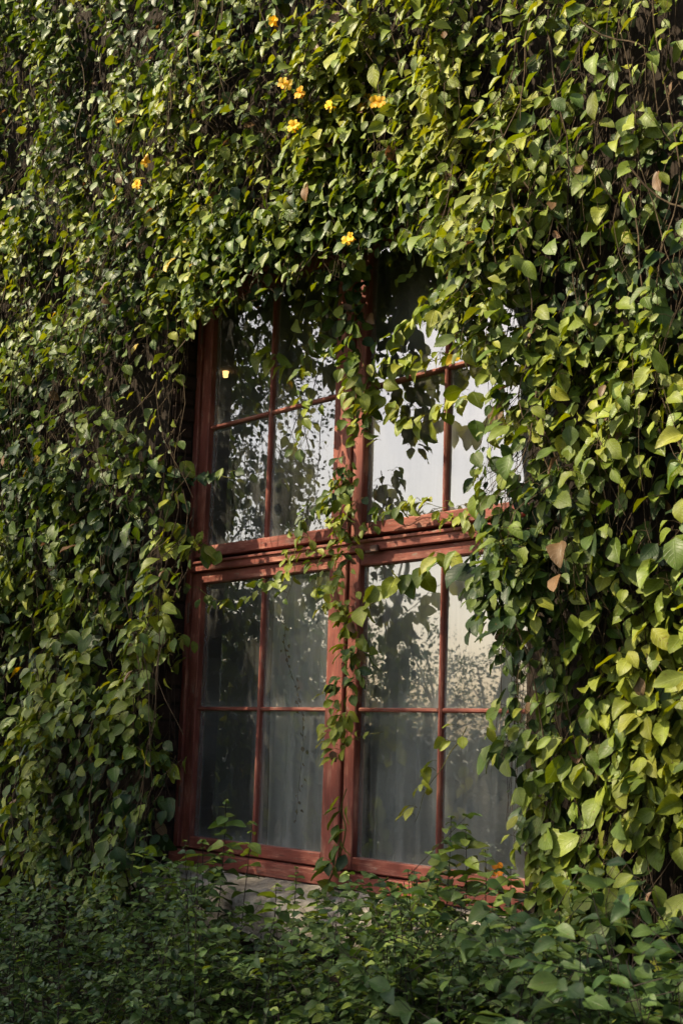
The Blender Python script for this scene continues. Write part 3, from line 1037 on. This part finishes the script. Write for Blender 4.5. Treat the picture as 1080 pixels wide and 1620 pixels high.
def shrub(label, pts_top, nst, ls, gap, tone, lean=.25, group=SG, r=.0035, bushy=.5, kinds=None):
    """pts_top: function that returns (x, y, z_top); stems rise from the ground towards it"""
    tops = [pts_top() for _ in range(nst)]
    bx = sum(t[0] for t in tops) / nst; by = sum(t[1] for t in tops) / nst
    pl = Plant('leafy_shrub', label, 'shrub', group, (bx, by, 0), stem_mat=M_SHOOT)
    for (tx, ty, tz) in tops:
        gx, gy = tx + random.gauss(0, lean), ty + random.gauss(0, lean * .6)
        n = 12
        mx, my = (gx + tx) / 2 + random.gauss(0, .05), (gy + ty) / 2 + random.gauss(0, .05)
        pts = np.array([[(1 - t) ** 2 * gx + 2 * t * (1 - t) * mx + t * t * tx, (1 - t) ** 2 * gy + 2 * t * (1 - t) * my + t * t * ty, tz * t] for t in np.linspace(0, 1, n + 1)])
        pl.tubes.add(pts, r, r * .35)
        d = tz * .22; k = 0; ph = random.uniform(0, 6)
        while d < tz:
            t = d / tz
            i = min(n - 1, int(t * n)); f = t * n - i
            p = pts[i] * (1 - f) + pts[i + 1] * f
            s = ls * (1.15 - .55 * t) * random.uniform(.55, 1.5)
            for side in (0, math.pi):
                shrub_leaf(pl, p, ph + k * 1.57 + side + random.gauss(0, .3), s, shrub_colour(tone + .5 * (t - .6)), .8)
            if random.random() < bushy:      # a side twig
                a = random.uniform(0, 6.28); L = ls * random.uniform(2, 4.5)
                e = p + np.array([math.cos(a) * L, math.sin(a) * L, L * random.uniform(.1, .9)])
                pl.tubes.add([p, (p + e) / 2, e], r * .4, r * .2)
                for q in np.linspace(.35, 1, 4):
                    pp = p * (1 - q) + e * q
                    for side in (-1, 1):
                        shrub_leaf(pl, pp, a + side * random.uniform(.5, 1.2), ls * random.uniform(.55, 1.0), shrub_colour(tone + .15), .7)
            d += gap * random.uniform(.8, 1.25); k += 1
    return pl


def top_from(px0, px1, yfun, y0, y1, drop=0.0):
    """tops spread over a stretch of the border; their height follows the outline of the planting"""
    def f():
        px = random.uniform(px0, px1); y = random.uniform(y0, y1)
        p = unproject(px, yfun(px) + abs(random.gauss(0, 1)) * drop, y)
        return (p[0], p[1], max(.15, p[2]))
    return f


yl = lambda px: 1390 - 30 * math.sin(px / 45.0) + 18 * math.sin(px / 17.0) - (25 if px > 240 else 0)
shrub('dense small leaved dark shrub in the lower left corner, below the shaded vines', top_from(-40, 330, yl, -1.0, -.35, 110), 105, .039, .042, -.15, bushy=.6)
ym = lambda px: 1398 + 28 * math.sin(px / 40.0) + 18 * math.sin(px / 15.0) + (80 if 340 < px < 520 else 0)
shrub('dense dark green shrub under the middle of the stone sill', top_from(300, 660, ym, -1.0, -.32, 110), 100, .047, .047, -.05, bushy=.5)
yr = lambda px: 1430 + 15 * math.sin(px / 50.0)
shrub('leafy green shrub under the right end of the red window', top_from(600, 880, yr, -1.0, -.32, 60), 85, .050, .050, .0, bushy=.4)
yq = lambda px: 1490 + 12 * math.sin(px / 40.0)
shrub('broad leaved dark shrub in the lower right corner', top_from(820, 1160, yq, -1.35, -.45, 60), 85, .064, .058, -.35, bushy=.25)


def shoot(label, base, tip, y, ls, gap, tone=.15):
    a = unproject(base[0], base[1], y); b = unproject(tip[0], tip[1], y)
    pl = Plant('upright_shoot', label, 'shoot', 'upright shoots before the window', (a[0], a[1], 0), stem_mat=M_SHOOT)
    g = np.array([a[0] + random.gauss(0, .04), a[1], 0.0])
    n = 16
    pts = []
    for t in np.linspace(0, 1, n + 1):
        p = g * (1 - t) ** 2 + 2 * t * (1 - t) * np.array([a[0], a[1], a[2] * .8]) + t * t * b
        pts.append(p + np.array([.006 * math.sin(t * 9), 0, 0]))
    pts = np.array(pts)
    pl.tubes.add(pts, .0042, .0014)
    L = b[2]; d = L * .35; k = 0
    while d < L:
        t = d / L; i = min(n - 1, int(t * n)); f = t * n - i
        p = pts[i] * (1 - f) + pts[i + 1] * f
        top = max(.34, min(1, (1 - t) * 13))
        for side in (0, math.pi):
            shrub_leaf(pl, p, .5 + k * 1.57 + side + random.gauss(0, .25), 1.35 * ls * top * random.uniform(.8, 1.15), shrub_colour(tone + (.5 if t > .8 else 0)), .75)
        d += gap * random.uniform(.8, 1.2) * (.5 + .5 * top); k += 1
    for q in range(6): shrub_leaf(pl, pts[-1], random.uniform(0, 6.3), ls * .25, jit(GREEN_C), .3)


shoot('tall dark stemmed shoot standing before the lower left panes', (350, 1390), (357, 1266), -.28, .055, .045)
shoot('thin leaning shoot before the left glazing bar of the lower casement', (378, 1410), (398, 1300), -.28, .05, .055)
shoot('broad leaved low shoot at the left end of the sill', (322, 1400), (320, 1330), -.32, .065, .045, .3)
shoot('short budding shoot before the grey stone sill', (462, 1430), (468, 1372), -.3, .035, .03)
shoot('tall leafy shoot before the lower right glazing bar', (700, 1420), (712, 1292), -.3, .062, .040)
shoot('dark stemmed shoot with budding top before the lower right panes', (768, 1420), (766, 1345), -.32, .055, .045)
shoot('bright leaved shoot before the right half of the sill', (655, 1440), (650, 1390), -.34, .06, .04, .5)
shoot('yellow green low shoot beside the foot of the mullion', (600, 1460), (604, 1405), -.36, .055, .04, .6)
shoot('leafy shoot rising from the shrub under the right casement', (738, 1430), (735, 1305), -.28, .05, .045)
for bx, tx, ty, tn, lb in ((560, 556, 1418, .8, 'yellow green sprig under the right sill end of the mullion'), (628, 622, 1402, .6, 'bright sprig before the plaster patch right of the mullion foot'),
                       (688, 690, 1384, .5, 'bushy sprig before the foot of the right glazing bar'), (800, 806, 1372, .2, 'sprig before the bottom right corner of the window'),
                       (842, 846, 1400, .1, 'sprig beside the bottom right corner of the window frame'), (430, 436, 1398, .1, 'small sprig before the middle of the grey sill'),
                       (300, 292, 1330, .0, 'dark sprig at the foot of the left jamb'), (150, 158, 1365, -.1, 'dark sprig rising from the shrub at the far left'),
                       (505, 500, 1412, .4, 'low sprig before the sill just left of the mullion'), (268, 262, 1352, .1, 'leafy sprig left of the sill in the shade')):
    shoot(lb, (bx, 1455), (tx, ty), random.uniform(-.5, -.34), .05, .034, tn)
shoot('slender shoot standing in the shade left of the window', (215, 1400), (230, 1310), -.5, .05, .05)


# ------------------------------------------------------------------ turn the plants into objects
# which leaves show largest: a ray from the camera to each leaf centre
allV, allT, own = [], [], []
nv = 0
for pi, pl in enumerate(Plant.all):
    P = np.array(pl.P); R = np.array(pl.R); S = np.array(pl.S)[:, None]
    pl.nP, pl.nR, pl.nS = P, R, S
    a = P; b = P + S * (R[:, :, 1] * .42 + R[:, :, 0] * .30 + R[:, :, 2] * .05)
    c = P + S * (R[:, :, 1] * .95 - R[:, :, 2] * .15); d = P + S * (R[:, :, 1] * .42 - R[:, :, 0] * .30 + R[:, :, 2] * .05)
    pl.quad = np.stack([a, b, c, d], 1)
    n = len(P)
    allV.append(pl.quad.reshape(-1, 3))
    idx = np.arange(n)[:, None] * 4 + nv
    allT.append(np.concatenate([idx + np.array([0, 1, 2]), idx + np.array([0, 2, 3])], 1).reshape(-1, 3))
    own += [(pi, i) for i in range(n) for _ in (0, 1)]
    nv += 4 * n
bvh = BVHTree.FromPolygons(np.concatenate(allV).tolist(), np.concatenate(allT).tolist(), all_triangles=True)
camv = Vector(CAM)
total = 0
for pi, pl in enumerate(Plant.all):
    n = len(pl.P)
    total += n
    root = empty(pl.name, pl.base, pl.label, pl.cat, pl.group)
    pl.root = root
    Qd = pl.quad - CAM
    zz = Qd @ fw
    U2 = 540 + F * (Qd @ cr) / zz; V2 = 810 - F * (Qd @ cu) / zz
    area = .5 * np.abs((U2[:, 2] - U2[:, 0]) * (V2[:, 3] - V2[:, 1]) - (U2[:, 3] - U2[:, 1]) * (V2[:, 2] - V2[:, 0]))
    cu_, cv_ = U2.mean(1), V2.mean(1)
    infr = (cu_ > -5) & (cu_ < 1085) & (cv_ > -5) & (cv_ < 1625)
    score = np.zeros(n)
    cand = np.argsort(-(area * infr))[:pl.parts * 7] if n > pl.parts else []
    for i in cand:
        if not infr[i]: continue
        vis = 0
        q = pl.quad[i]
        for tgt in ((q[0] * .25 + q[2] * .75), (q[1] * .6 + q[2] * .4), (q[3] * .6 + q[2] * .4)):
            dv = Vector(tgt) - camv
            L = dv.length
            hit = bvh.ray_cast(camv, dv / L, L + .3)
            if hit[2] is not None and own[hit[2]] == (pi, i): vis += 1
        score[i] = area[i] * vis / 3
    order = np.argsort(-score)
    single = [i for i in order[:pl.parts] if score[i] > 25] if n > pl.parts else list(range(n))
    sset = set(single)
    for i in single:
        o = bpy.data.objects.new(pl.lname, HI_MESH[pl.K[i]])
        COL.objects.link(o)
        o.parent = root
        m = Matrix(pl.R[i].tolist()).to_4x4()
        o.matrix_local = Matrix.Translation(Vector(pl.P[i]) - root.location) @ m @ Matrix.Scale(pl.S[i], 4)
        o.color = (*pl.C[i], 1)
    rest = [i for i in range(n) if i not in sset]
    if rest:
        VV, QQ, UU, CC = [], [], [], []
        off = 0
        for k in range(NV):
            ids = [i for i in rest if pl.K[i] == k]
            if not ids: continue
            Vk, Qk, Uk = LO[k]
            X = np.einsum('nij,vj->nvi', pl.nR[ids], Vk) * pl.nS[ids][:, :, None] + pl.nP[ids][:, None, :]
            VV.append(X.reshape(-1, 3))
            QQ.append((Qk[None] + (np.arange(len(ids)) * len(Vk))[:, None, None]).reshape(-1, 4) + off)
            UU.append(np.tile(Uk[Qk.ravel()], (len(ids), 1)))
            cc = np.array([(*pl.C[i], 1) for i in ids])
            CC.append(np.repeat(cc, Qk.size, 0))
            off += len(ids) * len(Vk)
        me = np_mesh('leaf_mass', np.concatenate(VV), np.concatenate(QQ), M_LEAF_S, uv=np.concatenate(UU), colr=np.concatenate(CC), smooth=True)
        setp(link('leaf_mass', me, root), kind='stuff')
    if pl.tubes.n:
        setp(link('stems', pl.tubes.mesh('stems', pl.stem_mat), root), kind='stuff')
    if pl.dead.n:
        setp(link('dead_stems', pl.dead.mesh('dead_stems', M_DEAD), root), kind='stuff')
print('LEAVES', total, [(p.name[:8], len(p.P)) for p in Plant.all])

for (fx, fy) in FL:
    key = mass_of(fx, fy)
    p = unproject(fx, fy, WY - .36)
    # rest the flower on the outermost leaf behind that spot
    dv = Vector(p) - camv
    hit = bvh.ray_cast(camv, dv.normalized(), 30)
    if hit[0] is not None: p = hit[0] - dv.normalized() * .05
    c = random.choice([(.78, .50, .012), (.82, .58, .02), (.74, .42, .010)])
    for k in range(2):
        flower(MASS[key].root, Vector(p) + Vector((random.uniform(-.02, .02), 0, random.uniform(-.02, .02))),
               (random.gauss(.35, .3), -1, random.gauss(.2, .3)), random.uniform(.022, .029), c)
p = unproject(790, 1376, -.22)
flower(MASS['br'].root, p, (.3, -1, -.2), .03, (.55, .20, .01))

# ------------------------------------------------------------------ trees across the garden: some are mirrored, some unseen and placed for shade
def tree_leaf_material():
    m, nt, b, out = new_mat('tree_foliage')
    a = N(nt, 'ShaderNodeAttribute', attribute_name='lc')
    nt.links.new(a.outputs['Color'], b.inputs['Base Color'])
    b.inputs['Roughness'].default_value = .5
    tr = N(nt, 'ShaderNodeBsdfTranslucent')
    nt.links.new(a.outputs['Color'], tr.inputs[0])
    mx = N(nt, 'ShaderNodeMixShader'); mx.inputs[0].default_value = .25
    nt.links.new(b.outputs[0], mx.inputs[1]); nt.links.new(tr.outputs[0], mx.inputs[2])
    nt.links.new(mx.outputs[0], out.inputs[0])
    return m


M_TREE = tree_leaf_material()


def tree(label, x, y, H, cb, rad, nclump, leaf=.13, per=45, tone=(.045, .075, .022), trunk_r=.1, name='garden_tree', cat='tree', grp='trees across the garden'):
    t = empty(name, (x, y, 0), label, cat, grp)
    T = Tubes(8)
    tp = [(x + .1 * math.sin(k), y + .1 * math.cos(k * 1.3), H * .86 * k / 8) for k in range(9)]
    T.add(tp, trunk_r, trunk_r * .25)
    limbs = Tubes(5)
    V, Q, C = [], [], []
    cz = (H + cb) / 2; hz = (H - cb) / 2
    for k in range(nclump):
        u = random.uniform(-1, 1); a = random.uniform(0, 6.283); q = random.random() ** .45
        rr = math.sqrt(max(0, 1 - u * u)) * rad * q
        c = np.array([x + rr * math.cos(a), y + rr * math.sin(a), cz + u * hz * q])
        s = np.array(tp[min(8, max(2, int((c[2] * .75) / (H * .86) * 8)))])
        if k % 3 == 0:
            mid = (s + c) / 2 + np.array([0, 0, .15])
            limbs.add([s, mid, c], .05 * trunk_r / .2, .012)
        cr_ = rad * random.uniform(.14, .30)
        P = c + RNG.normal(0, 1, (per, 3)) * cr_ * np.array([.6, .6, .42])
        A = RNG.normal(0, 1, (per, 3)); A /= np.linalg.norm(A, axis=1, keepdims=True)
        B = np.cross(A, RNG.normal(0, 1, (per, 3))); B /= np.linalg.norm(B, axis=1, keepdims=True) + 1e-6
        sz = leaf * RNG.uniform(.6, 1.3, (per, 1))
        q4 = np.stack([P, P + A * sz * .5 + B * sz * .28, P + A * sz, P + A * sz * .5 - B * sz * .28], 1)
        base = len(V) * per * 4
        V.append(q4.reshape(-1, 3))
        Q.append(np.arange(per * 4).reshape(-1, 4) + base)
        cc = np.array(tone) * RNG.uniform(.6, 1.5, (per, 1)) * random.uniform(.75, 1.3)
        C.append(np.repeat(np.concatenate([cc, np.ones((per, 1))], 1), 4, 0))
    link('trunk', T.mesh('trunk', M_BARK), t)
    if limbs.n: link('limbs', limbs.mesh('limbs', M_BARK), t)
    setp(link('crown', np_mesh('crown', np.concatenate(V), np.concatenate(Q), M_TREE, colr=np.concatenate(C)), t), kind='stuff')


def spot(deg, dist):
    """a place in the garden as the panes mirror it: seen from the camera's mirror image behind the wall"""
    a = math.radians(deg)
    return CAM[0] - math.sin(a) * dist, -CAM[1] - math.cos(a) * dist


tree('tall spreading tree mirrored in the upper left panes', *spot(56.3, 17), 8.4, 1.6, 2.0, 170, .065, 95)
tree('slim tree mirrored at the right of the upper left casement', *spot(52.0, 20), 5.6, 1.2, .8, 30, .07, 80)
tree('small slender tree mirrored in the upper right panes', *spot(47.9, 22), 5.5, .8, .42, 24, .06, 80)
tree('low airy tree mirrored in the lower right panes', *spot(46.2, 24), 3.7, .4, 1.3, 42, .07, 75)
tree('low tree mirrored at the right edge of the lower panes', *spot(43.2, 25), 3.3, .3, 1.6, 50, .07, 80)
tree('far low tree mirrored between the larger trees', *spot(49.3, 30), 4.2, .3, 2.2, 70, .14, 50)
for az_, d_, h_, lb in ((41.5, 15, 1.75, 'added low dark bush mirrored at the right edge of the lower right panes'), (44.6, 15.5, 1.9, 'added low dark bush mirrored behind the right glazing bar of the lower casement'),
                        (47.6, 15, 1.7, 'added low dark bush mirrored in the left column of the lower right panes'), (50.6, 15.5, 2.0, 'added low dark bush mirrored behind the foot of the mullion'),
                        (53.6, 15, 1.85, 'added low dark bush mirrored in the right column of the lower left panes'), (56.8, 15.5, 2.0, 'added low dark bush mirrored in the left column of the lower left panes')):
    tree(lb, *spot(az_, d_), h_, -.1, .95, 75, .11, 60, (.020, .034, .012), .03, 'garden_bush', 'bush', 'added low bushes across the garden')  # bushes added so the lower panes mirror dark and the curtains show
tree('dense low tree mirrored in the lower left panes', *spot(53.6, 22), 4.1, .2, 2.2, 130, .14, 60)
tree('unseen tall tree placed so its high crown shades the wall left of the window', -14.1, -16.2, 17.6, 13.6, 2.9, 250, .18, 60, trunk_r=.2)  # unseen tree, placed and sized for the shade on the left wall
tree('unseen large tree placed so its high crown shades the foot of the window', -6.0, -10.0, 10.7, 7.4, 3.7, 240, .18, 60, trunk_r=.24)  # unseen tree, its height set by the shade below the window
